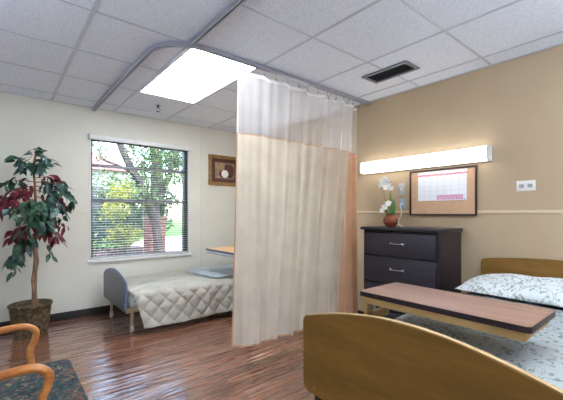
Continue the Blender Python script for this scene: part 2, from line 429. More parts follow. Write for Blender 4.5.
# blind
bl = thing('window_blind', ((WX0+WX1)/2, YW+.02, 2.0), 'white horizontal slat blind lowered over the window, slats open', 'blind')
bm = nb(); box(bm, (WX0-.02, YW-.045, 2.005), (WX1+.025, YW+.0, 2.055), .004); build('headrail', bm, M['white_paint'], bl)
bm = nb(); box(bm, (WX0-.028, YW-.048, 2.0), (WX0-.020, YW, 2.06)); build('end_cap', bm, M['grey_plastic'], bl)
bm = nb(); ns = 46; zt, zb = 1.985, .655
for k in range(ns):
    z = zt-(zt-zb)*k/(ns-1); th = math.radians(8)
    yc = YW+.022; w = .0125
    pts = []
    for j in range(4):
        u = -1+2*j/3; pts.append((yc+u*w*math.cos(th), z+u*w*math.sin(th)+.0012*(1-u*u)))
    for xa, xb in ((WX0+.006, WX1-.006),):
        A = [bm.verts.new((xa, y, zz)) for y, zz in pts]; B = [bm.verts.new((xb, y, zz)) for y, zz in pts]
        A2 = [bm.verts.new((xa, y, zz-.0009)) for y, zz in pts]; B2 = [bm.verts.new((xb, y, zz-.0009)) for y, zz in pts]
        for j in range(3):
            bm.faces.new((A[j], A[j+1], B[j+1], B[j])); bm.faces.new((A2[j+1], A2[j], B2[j], B2[j+1]))
        bm.faces.new((A[0], B[0], B2[0], A2[0])); bm.faces.new((A[3], A2[3], B2[3], B[3]))
build('slats', bm, M['slat'], bl)
bm = nb(); box(bm, (WX0+.005, YW+.008, .628), (WX1-.005, YW+.036, .645), .003); build('bottom_rail', bm, M['white_plastic'], bl)
bm = nb()
for x in (WX0+.16, (WX0+WX1)/2, WX1-.16):
    for y in (YW+.0085, YW+.0355): tube(bm, [(x, y, .64), (x, y, 2.01)], .0008, 4)
build('ladder_cords', bm, M['white_plastic'], bl)
bm = nb(); tube(bm, [(WX0+.09, YW-.006, 2.0), (WX0+.09, YW-.008, 1.45)], .0035, 6); build('tilt_wand', bm, M['white_plastic'], bl)

# ------------------------------------------------------------------ ceiling fittings
def panel_light(x0, x1, y0, y1, label, grp):
    t = thing('ceiling_light', ((x0+x1)/2, (y0+y1)/2, ZC), label, 'ceiling light', grp)
    bm = nb(); w = .018; a, b = ZC-.011, ZC-.0042
    box(bm, (x0, y0, a), (x0+w, y1, b)); box(bm, (x1-w, y0, a), (x1, y1, b)); box(bm, (x0+w, y0, a), (x1-w, y0+w, b)); box(bm, (x0+w, y1-w, a), (x1-w, y1, b))
    build('frame', bm, M['white_paint'], t, smooth=False)
    bm = nb(); box(bm, (x0+w, y0+w, a+.003), (x1-w, y1-w, b)); build('diffuser', bm, M['light_panel'], t, smooth=False)
panel_light(1.052, 1.641, 2.285, 3.482, 'bright rectangular fluorescent ceiling panel beside the curved curtain track', None)
panel_light(1.07, 1.641, -.75, .44, 'fluorescent ceiling panel added unseen over the near half of the room as fill', None)  # unseen panel added as fill for the near half

tp = [(.83, YW-.0), (.832, 4.0), (.836, 3.4), (.842, 2.8)]
cxx, cyy, rr = 1.143, 2.545, .300
for k in range(0, 13):
    a = PI + (PI/2)*k/12; tp.append((cxx+rr*math.cos(a), cyy+rr*math.sin(a)))
tp += [(1.5, 2.242), (2.2, 2.244), (XW-.004, 2.25)]
tprof = [(-.017, ZC-.0042), (.017, ZC-.0042), (.017, ZC-.034), (.005, ZC-.034), (.005, ZC-.031), (.0125, ZC-.031), (.0125, ZC-.010), (-.0125, ZC-.010), (-.0125, ZC-.031), (-.005, ZC-.031), (-.005, ZC-.034), (-.017, ZC-.034)]
bm = nb(); sweep(bm, tprof, tp); o = build('curtain_track', bm, M['alu']); tag(o, 'long curved aluminium curtain track from the window wall round to the tan wall', 'curtain track')
bm = nb(); sweep(bm, tprof, [(1.033, 2.228), (1.033, 1.0), (1.033, YB)]); o = build('curtain_track', bm, M['alu']); tag(o, 'straight aluminium curtain track running forward from the bend of the curved track', 'curtain track')

# air vent
vx0, vx1, vy0, vy1 = 2.455, 2.672, 1.445, 1.872
t = thing('air_vent', ((vx0+vx1)/2, (vy0+vy1)/2, ZC), 'dark rectangular louvred air vent in the ceiling near the tan wall', 'air vent')
bm = nb(); w = .03; a, b = ZC-.014, ZC-.0042
box(bm, (vx0, vy0, a), (vx0+w, vy1, b), .002); box(bm, (vx1-w, vy0, a), (vx1, vy1, b), .002); box(bm, (vx0+w, vy0, a), (vx1-w, vy0+w, b), .002); box(bm, (vx0+w, vy1-w, a), (vx1-w, vy1, b), .002)
build('frame', bm, M['vent_frame'], t)
bm = nb(); box(bm, (vx0+w, vy0+w, ZC-.006), (vx1-w, vy1-w, ZC-.0042)); build('backing', bm, M['dark_slot'], t, smooth=False)
for k in range(5):
    x = vx0+w+.016+(vx1-vx0-2*w-.03)*k/4
    bm = nb(); v = [bm.verts.new(p) for p in ((x-.010, vy0+w, ZC-.016), (x+.008, vy0+w, ZC-.0065), (x+.008, vy1-w, ZC-.0065), (x-.010, vy1-w, ZC-.016))]
    f = bm.faces.new(v); r = bmesh.ops.extrude_face_region(bm, geom=[f]); bmesh.ops.translate(bm, verts=[e for e in r['geom'] if isinstance(e, bmesh.types.BMVert)], vec=(-.0012, 0, .0015))
    build('louvre', bm, M['vent_blade'], t, smooth=False)

# sprinkler
sx, sy = 1.36, 3.80
t = thing('fire_sprinkler', (sx, sy, ZC), 'small chrome pendent fire sprinkler below the ceiling, in front of the window', 'sprinkler')
bm = nb(); lathe(bm, [(.0, -.0042), (.036, -.0042), (.034, -.010), (.014, -.016), (0, -.016)], (sx, sy, ZC), 20); build('escutcheon', bm, M['chrome'], t)
bm = nb(); lathe(bm, [(.013, -.014), (.013, -.034), (.010, -.038), (.0, -.038)], (sx, sy, ZC), 12)
for s in (-1, 1): tube(bm, smooth_path([(sx+s*.011, sy, ZC-.034), (sx+s*.017, sy, ZC-.052), (sx+s*.005, sy, ZC-.074)], 4), .0035, 6)
build('body', bm, M['steel_dark'], t)
bm = nb(); lathe(bm, [(0, -.074), (.02, -.074), (.021, -.077), (0, -.079)], (sx, sy, ZC), 16); build('deflector', bm, M['steel_dark'], t)

# ------------------------------------------------------------------ curtains
def curtain(name, xa, xb_top, xb_bot, ylane, waves, amp, seed, zhem, label, mat_panel, nu=260, back_curl=False, edge_mat=None, nhook=12):
    rnd = random.Random(seed)
    ph = [rnd.uniform(0, 6.28) for _ in range(6)]
    ztop, zmid = 2.272, 1.785
    root = thing(name, ((xa+xb_top)/2, ylane, zhem), label, 'curtain', 'privacy curtains')
    def P(s, z, off=0):
        h = max(0, (ztop-z)/(ztop-zhem))
        xb = xb_top+(xb_bot-xb_top)*h
        w = s+.012*math.sin(9*s+ph[1])+.006*math.sin(23*s+ph[2])
        a = amp*(.6+.5*h)*(.75+.35*math.sin(5.3*s+ph[3]))
        ang = 2*PI*waves*w+.5*math.sin(3*s+1.3*h+ph[4])
        y = ylane+a*(math.sin(ang)+.45*math.sin(2*ang+ph[5])+.13*math.sin(3.37*ang+ph[0]))
        x = xa+s*(xb-xa)+.3*a*math.sin(2*ang)*.4
        if back_curl and s < .05:
            y += (1-s/.05)*.10*h; x += (1-s/.05)*(-.003)
        return Vector((x, y+off, z))
    def sheet(z0, z1, nz, s0=0, s1=1, off=0, n=nu):
        bm = nb(); g = [[bm.verts.new(P(s0+(s1-s0)*i/n, z0+(z1-z0)*j/nz, off)) for j in range(nz+1)] for i in range(n+1)]
        for i in range(n):
            for j in range(nz): bm.faces.new((g[i][j], g[i+1][j], g[i+1][j+1], g[i][j+1]))
        return bm
    pan = build('panel', sheet(zhem, zmid, 26), mat_panel, root, ang=80)
    build('mesh_header', sheet(zmid, ztop-.028, 10), M['mesh'], root, ang=80)
    build('top_band', sheet(ztop-.028, ztop, 1), M['mesh_band'], root, ang=80)
    b = sheet(zmid-.005, zmid+.003, 1, off=-.0025); build('seam', b, M['peach_hem'], root, ang=80)
    b = sheet(zhem, zhem+.014, 1, off=-.002); build('hem', b, edge_mat or mat_panel, root, ang=80)
    b = sheet(zhem, zmid, 20, 0, .007, -.003, 4); build('side_binding', b, M['peach_hem'], root, ang=80)
    b = sheet(zmid, ztop, 8, 0, .011, -.003, 4); build('mesh_side_band', b, M['mesh_band'], root, ang=80)
    for k in range(nhook):
        s = (k+.06)/(nhook-.85); p = P(min(s, .995), ztop); yl = 2.243
        bm = nb()
        tube(bm, smooth_path([(p.x, p.y, ztop-.012), (p.x, p.y+.006, ztop-.004), (p.x, (p.y+yl)/2, ztop+.012), (p.x, yl, ztop+.030), (p.x, yl, ZC-.0335)], 3), .0016, 6)
        bm2 = bm; lathe(bm2, [(0, 0), (.006, .003), (.007, .010), (.004, .016), (0, .017)], (p.x, (p.y+yl)/2, ztop+.004), 8)
        build('hook', bm, M['steel_grey'], root)
    return root
curtain('privacy_curtain', 1.412, 2.80, 2.50, 2.235, 5.6, .038, 3, .112, 'wide cream privacy curtain with white mesh top, drawn out along the curved track', M['curtain'], back_curl=True, edge_mat=M['peach_hem'], nhook=12)
curtain('privacy_curtain', 2.46, 2.935, 2.935, 2.305, 5.0, .036, 11, .11, 'narrow bunched peach privacy curtain between the cream curtain and the tan wall', M['curtain_peach'], nu=160, nhook=6)

# ------------------------------------------------------------------ potted ficus
PX, PY = .232, 4.06
fic = thing('potted_ficus', (PX, PY, 0), 'tall artificial ficus tree with green and burgundy leaves in a wicker basket', 'potted plant')
prof = [(0, 0), (.129, 0), (.132, .008)]
nz = 22
for j in range(nz+1): prof.append((.132+.032*j/nz, .01+.265*j/nz))
prof += [(.174, .280), (.179, .292), (.175, .302), (.162, .302), (.158, .29), (.154, .25)]
def weave(j, k):
    if 3 <= j <= nz+2: return .0045*(1 if ((k//2)+(j//2)) % 2 else -1)
    return 0
bm = nb(); lathe(bm, prof, (PX, PY, 0), 64, weave); build('wicker_basket', bm, M['wicker'], fic, ang=70)
bm = nb(); rnd = random.Random(2)
lathe(bm, [(0, .262), (.06, .266), (.11, .262), (.1545, .255)], (PX, PY, 0), 28, lambda j, k: 0)
for v in bm.verts: v.co.z += rnd.uniform(-.006, .01)
build('moss', bm, M['soil'], fic)
def pz(px, py, y=PY):       # helper giving positions measured on the plant's own plane
    k = (px-281.5)/342; dx = .6361+.7716*k; dy = .7716-.6361*k; t = y/dy
    return Vector((dx*t, y, 1.165+(213-py)/342*t))
tr = [pz(35, 302), pz(34.5, 280), pz(36, 262), pz(35, 244), pz(36.5, 228), pz(36, 215)]
tr = [Vector((p.x, PY+.012*math.sin(i*2.1), p.z)) for i, p in enumerate(tr)]; tr[0].z = .25
bm = nb(); pth = smooth_path(tr, 6); tube(bm, pth, [.024-.009*i/len(pth)+.002*math.sin(i*1.3) for i in range(len(pth))], 10)
p2 = smooth_path([Vector((tr[0].x+.02, PY-.02, .25)), Vector((tr[1].x-.016, PY-.016, tr[1].z)), Vector((tr[2].x+.016, PY+.012, tr[2].z)), Vector((tr[3].x-.012, PY-.01, tr[3].z)), tr[4]], 6)
tube(bm, p2, .011, 8)
build('trunk', bm, M['trunk'], fic)
up = [tr[-1], Vector(pz(35.5, 197)), Vector(pz(35, 183)), Vector(pz(33.5, 172)), Vector(pz(34, 162)), Vector(pz(36, 152))]
bm = nb(); pth = smooth_path(up, 5); tube(bm, pth, [.013-.008*i/len(pth) for i in range(len(pth))], 8); build('upper_stem', bm, M['cane'], fic)
def leaf(bm, p, d, n, L, W, mi=0, droop=.25):
    d = d.normalized(); s = d.cross(n).normalized(); u = s.cross(d).normalized()
    prof = [(0, .0), (.18, .55), (.42, 1.0), (.70, .72), (1.0, .0)]
    mid = []; lf = []; rt = []
    for t, w in prof:
        c = p + d*(t*L) - Vector((0, 0, droop*L*t*t))
        mid.append(bm.verts.new(c)); 
        if w > 0:
            lf.append(bm.verts.new(c+s*(W*w*.5)+u*(W*.13*w))); rt.append(bm.verts.new(c-s*(W*w*.5)+u*(W*.13*w)))
    for a, side in ((lf, 1), (rt, -1)):
        seq = [(mid[0], a[0], mid[1])]
        bm.faces.new((mid[0], a[0], mid[1]) if side > 0 else (mid[1], a[0], mid[0])).material_index = mi
        for k in range(2):
            q = (mid[k+1], a[k], a[k+1], mid[k+2]); bm.faces.new(q if side > 0 else tuple(reversed(q))).material_index = mi
        q = (mid[3], a[2], mid[4]); bm.faces.new(q if side > 0 else tuple(reversed(q))).material_index = mi
def spray(start, tip, sag, nleaf, mats, L=.075, seed=0, spread=.06, start_t=.25, dense=1):
    r = random.Random(seed)
    mid = (start+tip)/2+Vector((0, r.uniform(-.04, .04), sag))
    pth = smooth_path([start, mid, tip], 8)
    bm = nb(); tube(bm, pth, [.005-.0035*i/len(pth) for i in range(len(pth))], 6)
    br = build('branch', bm, M['cane'], fic)
    bm = nb(); n = len(pth)
    for k in range(nleaf):
        t = start_t+(1-start_t)*(k+r.random()*.6)/nleaf; i = min(n-2, int(t*(n-1)))
        p = pth[i].lerp(pth[i+1], t*(n-1)-i)
        ax = (pth[i+1]-pth[i]).normalized()
        a = r.uniform(0, 2*PI); side = Vector((math.cos(a), .9*math.sin(a), -.25+.5*math.sin(a*1.7)))
        q = p+Vector((r.uniform(-1, 1), r.uniform(-1, 1), r.uniform(-1, .8)))*spread*.5
        d = (side*1.0+ax*.7+Vector((0, 0, -.35))).normalized()
        nrm = Vector((r.uniform(-.6, .6), -r.uniform(.2, 1.0), r.uniform(.2, 1)))
        l = L*r.uniform(.75, 1.2); mi = 0 if r.random() < .72 else 1
        if q.y+d.y*l > YW-.03: d.y = -abs(d.y)
        leaf(bm, q, d, nrm, l, l*.48, mi)
    build('leaves', bm, mats, br, ang=60, recalc=False)
G = [M['leaf_green'], M['leaf_teal']]; T = [M['leaf_teal'], M['leaf_green']]; Rd = [M['leaf_red'], M['leaf_green']]; RR = [M['leaf_red'], M['leaf_red']]
def pj(px, py, dy=0): return pz(px, py, PY+dy)
S = [  # start px, tip px (with depth offset), sag, leaves, materials
 ((35,165),(37,148,0),.0,16,T), ((35,168),(20,158,-.04),.03,16,G), ((35,170),(17,166,-.12),.04,12,T), ((34,168),(52,160,-.1),.04,18,T), ((34,172),(44,164,-.2),.03,16,G),
 ((35,178),(60,182,-.05),.05,14,Rd), ((35,182),(68,190,-.1),.06,20,T), ((36,186),(76,201,-.12),.07,22,T), ((36,190),(70,206,.05),.05,20,RR), ((36,196),(62,210,-.15),.03,18,T),
 ((35,182),(2,184,0),.05,18,G), ((35,186),(4,200,-.08),.08,20,RR), ((35,190),(-8,212,.0),.10,22,RR), ((35,190),(12,202,-.15),.06,16,RR), ((36,198),(14,212,-.2),.03,20,G),
 ((36,202),(40,208,-.25),.03,22,G), ((36,204),(26,216,-.16),.02,18,G), ((36,206),(52,212,-.2),.02,16,T), ((36,210),(36,222,-.2),.02,18,G),
 ((36,222),(12,236,-.06),.04,20,RR), ((36,222),(22,234,-.16),.03,14,Rd), ((36,232),(10,262,-.04),.06,24,G), ((36,236),(22,252,-.1),.03,16,G), ((14,252),(14,272,0),.0,6,G),
 ((36,222),(54,236,-.1),.03,18,RR), ((36,222),(66,226,.0),.05,10,RR), ((50,228),(60,242,-.05),.02,9,RR), ((50,230),(52,254,.0),.01,8,G), ((36,218),(60,219,.05),.03,8,G), ((36,214),(48,228,-.15),.02,14,T),
]
for i, (a, b, sg, nl, mt) in enumerate(S):
    spray(pj(*a), pj(b[0], b[1], b[2]), sg*.5, int(nl*1.35), mt, L=.086, seed=i*13+1, spread=.075)

# ------------------------------------------------------------------ framed picture on the window wall
t = thing('framed_picture', (2.50, YW, 1.56), 'small gilt framed still life hanging beside the window, partly behind the curtain', 'picture')
px0, px1, pz0, pz1 = 2.275, 2.80, 1.565, 1.995
def ring_y(bm, x0, x1, z0, z1, w, ya, yb, bev=0):
    box(bm, (x0, ya, z0), (x0+w, yb, z1), bev); box(bm, (x1-w, ya, z0), (x1, yb, z1), bev); box(bm, (x0+w, ya, z0), (x1-w, yb, z0+w), bev); box(bm, (x0+w, ya, z1-w), (x1-w, yb, z1), bev)
bm = nb(); ring_y(bm, px0, px1, pz0, pz1, .045, YW-.03, YW-.001, .004); build('frame', bm, M['gold'], t)
bm = nb(); ring_y(bm, px0+.045, px1-.045, pz0+.045, pz1-.045, .055, YW-.018, YW-.002, .002); build('inner_mat', bm, M['mahogany'], t)
bm = nb(); box(bm, (px0+.10, YW-.010, pz0+.10), (px1-.10, YW-.002, pz1-.10)); pr = build('print', bm, M['print_ground'], t, smooth=False, label='print of a round pale jug among dark fruit')
def blob_y(bm, cx, cz, rx, rz, y, seg=20):
    c = [bm.verts.new((cx+rx*math.cos(2*PI*k/seg), y, cz+rz*math.sin(2*PI*k/seg))) for k in range(seg)]
    d = [bm.verts.new((v.co.x, y+.001, v.co.z)) for v in c]
    bm.faces.new(c); 
    for k in range(seg): bm.faces.new((c[k], d[k], d[(k+1) % seg], c[(k+1) % seg]))
cxp, czp = (px0+px1)/2, (pz0+pz1)/2
bm = nb(); blob_y(bm, cxp+.085, czp-.005, .07, .10, YW-.0115); blob_y(bm, cxp-.05, czp-.05, .05, .045, YW-.0112); blob_y(bm, cxp+.03, czp+.04, .04, .055, YW-.0118); build('painted_fruit', bm, M['mahogany'], pr, smooth=False)
bm = nb(); blob_y(bm, cxp+.0, czp-.045, .058, .055, YW-.0130); build('painted_jug', bm, M['petal'], pr, smooth=False)

# ------------------------------------------------------------------ far bed by the window wall
BX0 = .935
bed = thing('hospital_bed', (2.0, 3.84, 0), 'low far bed along the window wall with a slate grey arched footboard', 'bed')
def arch_poly(ya, yb, z0, zs, zm, r=.03, n=20, rb=.03):
    P = []
    def corner(cy, cz, a0, a1, rr_):
        return [(cy+rr_*math.cos(a0+(a1-a0)*k/4), cz+rr_*math.sin(a0+(a1-a0)*k/4)) for k in range(5)]
    P += corner(ya+rb, z0+rb, PI*1.5, PI, rb)
    P += corner(ya+r, zs-r, PI, PI/2, r)
    for k in range(1, n):
        u = k/n; P.append((ya+r+(yb-ya-2*r)*u, zs+(zm-zs)*math.sin(PI*u)**.9))
    P += corner(yb-r, zs-r, PI/2, 0, r)
    P += corner(yb-rb, z0+rb, 0, -PI/2, rb)
    return P
bm = nb(); fs = prism_x(bm, arch_poly(3.425, 4.25, .225, .515, .57, .05, rb=.05), BX0-.03, BX0, .004)
build('footboard', bm, M['grey_board'], bed)
bm = nb(); P_ = arch_poly(3.42, 4.255, .222, .519, .575, .05, rb=.05); tube(bm, [(BX0-.015, y, z) for y, z in P_[3:-3]], .0165, 8, squash=(1, .35)); build('edge_band', bm, M['blue_edge'], bed)
bm = nb(); fs = prism_x(bm, arch_poly(3.425, 4.29, .225, .62, .70, .05, rb=.05), 2.99, 3.02, .004); build('headboard', bm, M['grey_board'], bed)
bm = nb()
for y in (3.47, 4.18): box(bm, (BX0, y, .20), (2.99, y+.035, .25), .004)
for x in (BX0+.02, 1.6, 2.3, 2.93): box(bm, (x, 3.505, .205), (x+.04, 4.18, .24), .004)
build('frame', bm, M['steel_cream'], bed)
for (x, y) in ((BX0+.06, 3.50), (BX0+.03, 4.15), (2.93, 3.50), (2.93, 4.15)):
    bm = nb(); tube(bm, [(x, y, .215), (x, y, .065)], [.017, .014], 8); lg = build('leg', bm, M['steel_cream'], bed)
    bm = nb(); tube(bm, [(x-.012, y, .035), (x+.012, y, .035)], .034, 16); build('caster', bm, M['grey_plastic'], lg)
    bm = nb(); box(bm, (x-.016, y-.012, .035), (x+.016, y+.012, .075), .004); build('caster_fork', bm, M['steel_cream'], lg)
bm = nb(); box(bm, (BX0+.02, 3.44, .25), (2.97, 4.24, .385), .035, 4); build('mattress', bm, M['floral'], bed)
# quilted bedspread
def quilt():
    bm = nb(); nu_, nv = 330, 190
    yb_, yf, zt_ = 4.262, 3.405, .402
    La = yb_-yf; rc = .05; Lc = rc*PI/2; 
    def prof(s, drop):
        if s < La: return yb_-s, zt_, 0, 1
        s -= La
        if s < Lc:
            a = s/rc; return yf-rc*math.sin(a), zt_-rc+rc*math.cos(a), -math.sin(a), math.cos(a)
        s -= Lc; fl = .12*s
        return yf-rc-fl-.35*fl*fl, zt_-rc-s*.99, -1, .1
    tot = La+Lc+.285
    g = []
    for i in range(nu_+1):
        row = []; u = i/nu_
        for j in range(nv+1):
            s = tot*j/nv
            hang = max(0, s-La)/(tot-La)
            x = .965+.095*hang*(1-u)+u*(2.02) 
            y, z, ny, nz_ = prof(s, 0)
            a = (x*1.0+s*1.0)/.075; b = (x*1.0-s*1.0)/.075
            h = (abs(math.sin(PI*a/2))*abs(math.sin(PI*b/2)))**.33
            h = .026*h*(.35+.65*min(1, hang*3+.1))
            wv = .012*hang*math.sin(x*9+1)+.006*hang*math.sin(x*23)
            y += ny*(h+wv); z += nz_*h
            if z > .2 and j > 0: z += .006*math.sin(x*3+y*5)
            row.append(bm.verts.new((x, y, max(z, .04))))
        g.append(row)
    for i in range(nu_):
        for j in range(nv): bm.faces.new((g[i][j], g[i+1][j], g[i+1][j+1], g[i][j+1]))
    return bm
bm = quilt(); r = bmesh.ops.solidify(bm, geom=bm.faces[:], thickness=-.008); o = build('bedspread', bm, M['quilt'], ang=70)
tag(o, 'ivory diamond quilted bedspread hanging over the side of the far bed', 'bedspread')
bm = nb()
n1, n2 = 40, 30; g = []
for i in range(n1+1):
    row = []
    for j in range(n2+1):
        x = 1.86+(2.96-1.86)*i/n1; y = 3.46+(4.22-3.46)*j/n2
        row.append(bm.verts.new((x+.03*math.sin(y*6), y, .437+.002*math.sin(x*9+y*4)+.001*math.sin(y*17))))
    g.append(row)
for i in range(n1):
    for j in range(n2): bm.faces.new((g[i][j], g[i+1][j], g[i+1][j+1], g[i][j+1]))
bmesh.ops.solidify(bm, geom=bm.faces[:], thickness=.003)
tag(build('folded_sheet', bm, M['blue_sheet'], ang=70), 'pale blue sheet spread over the ivory quilt near the head of the far bed', 'sheet')

# ------------------------------------------------------------------ overbed tables
def overbed(x0, x1, y0, y1, z, top, edge, apron, col_y, label, base_dir, base_len, grp):
    t = thing('overbed_table', ((x0+x1)/2, col_y, 0), label, 'overbed table', grp)
    bm = nb()
    r = .02; poly = []
    for cx_, cy_, a0 in ((x1-r, y1-r, 0), (x0+r, y1-r, PI/2), (x0+r, y0+r, PI), (x1-r, y0+r, PI*1.5)):
        for k in range(5): poly.append((cx_+r*math.cos(a0+PI/2*k/4), cy_+r*math.sin(a0+PI/2*k/4)))
    def slab(bm, poly, za, zb):
        a = [bm.verts.new((p[0], p[1], za)) for p in poly]; b = [bm.verts.new((p[0], p[1], zb)) for p in poly]
        bm.faces.new(list(reversed(a))); bm.faces.new(b)
        for k in range(len(poly)): bm.faces.new((a[k], a[(k+1) % len(poly)], b[(k+1) % len(poly)], b[k]))
    cx_, cy_ = (x0+x1)/2, (y0+y1)/2
    slab(bm, poly, z-.024, z-.001); build('edge_band', bm, edge, t)
    bm = nb(); slab(bm, [(cx_+(p[0]-cx_)*.985, cy_+(p[1]-cy_)*.993) for p in poly], z-.001, z); build('table_top', bm, top, t)
    bm = nb(); box(bm, (x0+.015, y0+.02, z-.062), (x1-.03, y1-.012, z-.024), .006)
    build('apron', bm, apron, t)
    cxm = (x0+x1)/2+.03
    if base_dir < 0:
        bm = nb(); box(bm, (x0+.03, y1-.035, z-.16), (x0+.085, y1-.012, z-.06), .004); box(bm, (x0+.03, y1-.035, z-.16), (cxm+.03, y1-.012, z-.115), .004); build('bracket', bm, apron, t)
    bm = nb(); box(bm, (cxm-.022, col_y-.012, .07), (cxm+.022, col_y+.022, z-.06), .004)
    build('column', bm, M['steel_grey'], t)
    bm = nb(); box(bm, (cxm-.032, col_y-.020, .07), (cxm+.032, col_y+.030, .40), .004); build('column_sleeve', bm, M['black'], t)
    bm = nb()
    for s in (-.17, .17): box(bm, (cxm+s-.02, col_y+.03, .05), (cxm+s+.02, col_y+base_dir*base_len, .078), .004)
    box(bm, (cxm-.19, col_y-.03, .05), (cxm+.19, col_y+.03, .078), .004)
    build('base', bm, M['black'], t)
    for s in (-.17, .17):
        for yy in (col_y+.0, col_y+base_dir*(base_len-.03)):
            bm = nb(); tube(bm, [(cxm+s-.012, yy, .025), (cxm+s+.012, yy, .025)], .025, 14); box(bm, (cxm+s-.016, yy-.008, .025), (cxm+s+.016, yy+.008, .055)); build('caster', bm, M['black_rubber'], t)
    return t
overbed(1.445, 1.795, .370, 1.122, .76, M['table_top'], M['dark_edge'], M['apron'], 1.155, 'near overbed table with reddish brown laminate top and dark edge, across the near bed', -1, .72, None)
overbed(1.945, 2.30, 3.08, 3.83, .735, M['table_top2'], M['navy_edge'], M['grey_plastic'], 3.19, 'far overbed table with light wood top and navy edge, half hidden behind the cream curtain', 1, .62, None)

# ------------------------------------------------------------------ near bed
nbx = thing('hospital_bed', (2.0, .62, 0), 'near bed at the right with honey wood arched footboard and headboard', 'bed')
bm = nb(); prism_x(bm, arch_poly(.135, 1.100, .392, .722, .795, .035, rb=.04), 1.03, 1.054, .002)
fb = build('footboard', bm, M['honey'], nbx)
bm = nb(); P_ = arch_poly(.133, 1.102, .39, .725, .798, .035, rb=.04)
mv = []
for y, z in P_[3:-3]: mv.append(((y, z)))
vs = []
for i, (y, z) in enumerate(mv):
    a = Vector(mv[max(i-1, 0)]); b = Vector(mv[min(i+1, len(mv)-1)]); tt = (b-a).normalized(); nn = Vector((-tt.y, tt.x))
    if nn.dot(Vector((y-.62, z-.55))) < 0: nn = -nn
    vs.append([bm.verts.new((x, y+nn.x*o_, z+nn.y*o_)) for x, o_ in ((1.033, -.003), (1.033, .0002), (1.051, .0002), (1.051, -.003))])
for i in range(len(vs)-1):
    for k in range(4): bm.faces.new((vs[i][k], vs[i][(k+1) % 4], vs[i+1][(k+1) % 4], vs[i+1][k]))
bm.faces.new(vs[0]); bm.faces.new(vs[-1]); build('edge_band', bm, M['honey_edge'], fb)
for z in (.567, .426):
    bm = nb(); tube(bm, [(1.032, 1.028, z), (1.0265, 1.028, z)], [.009, .0075], 14); build('bolt', bm, M['chrome'], fb)
bm = nb(); prism_x(bm, arch_poly(.15, 1.115, .36, .80, .832, .03, rb=.03), 3.02, 3.05, .003); build('headboard', bm, M['honey'], nbx)
bm = nb()
for y in (.20, 1.02): box(bm, (1.054, y, .33), (3.02, y+.035, .38), .004)
for x in (1.08, 1.7, 2.4, 2.95): box(bm, (x, .235, .335), (x+.04, 1.02, .37), .004)
build('frame', bm, M['black'], nbx)
for (x, y) in ((1.10, 1.03), (1.10, .22), (2.97, 1.03), (2.97, .22)):
    bm = nb(); box(bm, (x-.02, y-.02, .11), (x+.02, y+.02, .39), .004); lg = build('leg', bm, M['black'], nbx)
    bm = nb(); tube(bm, [(x-.015, y, .05), (x+.015, y, .05)], .05, 18); box(bm, (x-.02, y-.014, .05), (x+.02, y+.014, .115), .004); build('caster', bm, M['black_rubber'], lg)
bm = nb(); box(bm, (1.085, .17, .38), (3.0, 1.07, .572), .04, 4); build('mattress', bm, M['mattress'], nbx)
# fitted floral sheet
bm = nb(); nu_, nv = 150, 110; g = []
for i in range(nu_+1):
    row = []
    for j in range(nv+1):
        u = i/nu_; s = -0.06+1.20*j/nv     # across, wrapping down both sides
        x = 1.075+1.935*u
        La, W_ = .16, .88
        rc = .03; 
        ya_, yb2 = 1.078, .162
        zt_ = .592
        q = s+.06
        side = .14
        if q < side: y = ya_; z = zt_-rc-(side-q)
        elif q < side+W_:
            w = (q-side)/W_; y = ya_+(yb2-ya_)*w
            e = min(w, 1-w)*W_; z = zt_ if e > rc else zt_-rc+math.sqrt(max(0, rc*rc-(rc-e)**2))
        else: y = yb2; z = zt_-rc-(q-side-W_)
        wr = .005*math.sin(x*7+y*11)+.004*math.sin(x*19-y*7)+.003*math.sin(x*4-y*31)
        ex = min(u, 1-u)*1.935
        if ex < .03: z -= .03-math.sqrt(max(0, .03**2-(.03-ex)**2))
        row.append(bm.verts.new((x, y+(wr if z < .56 else 0), z+(wr if z > .56 else 0))))
    g.append(row)
for i in range(nu_):
    for j in range(nv): bm.faces.new((g[i][j], g[i+1][j], g[i+1][j+1], g[i][j+1]))
bmesh.ops.solidify(bm, geom=bm.faces[:], thickness=-.003)
tag(build('bed_sheet', bm, M['floral'], ang=70), 'pale mint floral sheet covering the near bed under the overbed table', 'sheet')
def pillow(name, c, sx_, sy_, h, m, label, tilt=0):
    bm = nb(); n = 36; top = []; bot = []
    for i in range(n+1):
        a = []; b = []
        for j in range(n+1):
            u = -1+2*i/n; v = -1+2*j/n
            e = (max(0, 1-abs(u)**2.6)*max(0, 1-abs(v)**2.6))**.5
            pin = 1-.05*(abs(v)**3)*(1-u*u)
            x = u*sx_/2*(1-.06*(1-v*v)*0)*pin; y = v*sy_/2*(1-.05*(abs(u)**3)*0)
            wr = .006*math.sin(9*v+5*u)+.005*math.sin(15*u-4*v)
            zt = h*.72*e+wr*e; zb = -h*.22*e
            dz = tilt*(u+1)/2
            a.append(bm.verts.new((c[0]+x, c[1]+y, c[2]+zt+dz))); b.append(a[-1] if e == 0 else bm.verts.new((c[0]+x, c[1]+y, c[2]+zb+dz)))
        top.append(a); bot.append(b)
    for i in range(n):
        for j in range(n):
            bm.faces.new((top[i][j], top[i+1][j], top[i+1][j+1], top[i][j+1]))
            q = [bot[i][j], bot[i][j+1], bot[i+1][j+1], bot[i+1][j]]
            bm.faces.new(q) if len(set(q)) > 2 else None
    bmesh.ops.recalc_face_normals(bm, faces=bm.faces[:])
    return tag(build(name, bm, m, ang=80), label, 'pillow')
pillow('pillow', (2.76, .62, .620), .46, .98, .115, M['floral'], 'pale mint floral pillow leaning against the honey wood headboard', tilt=.035)

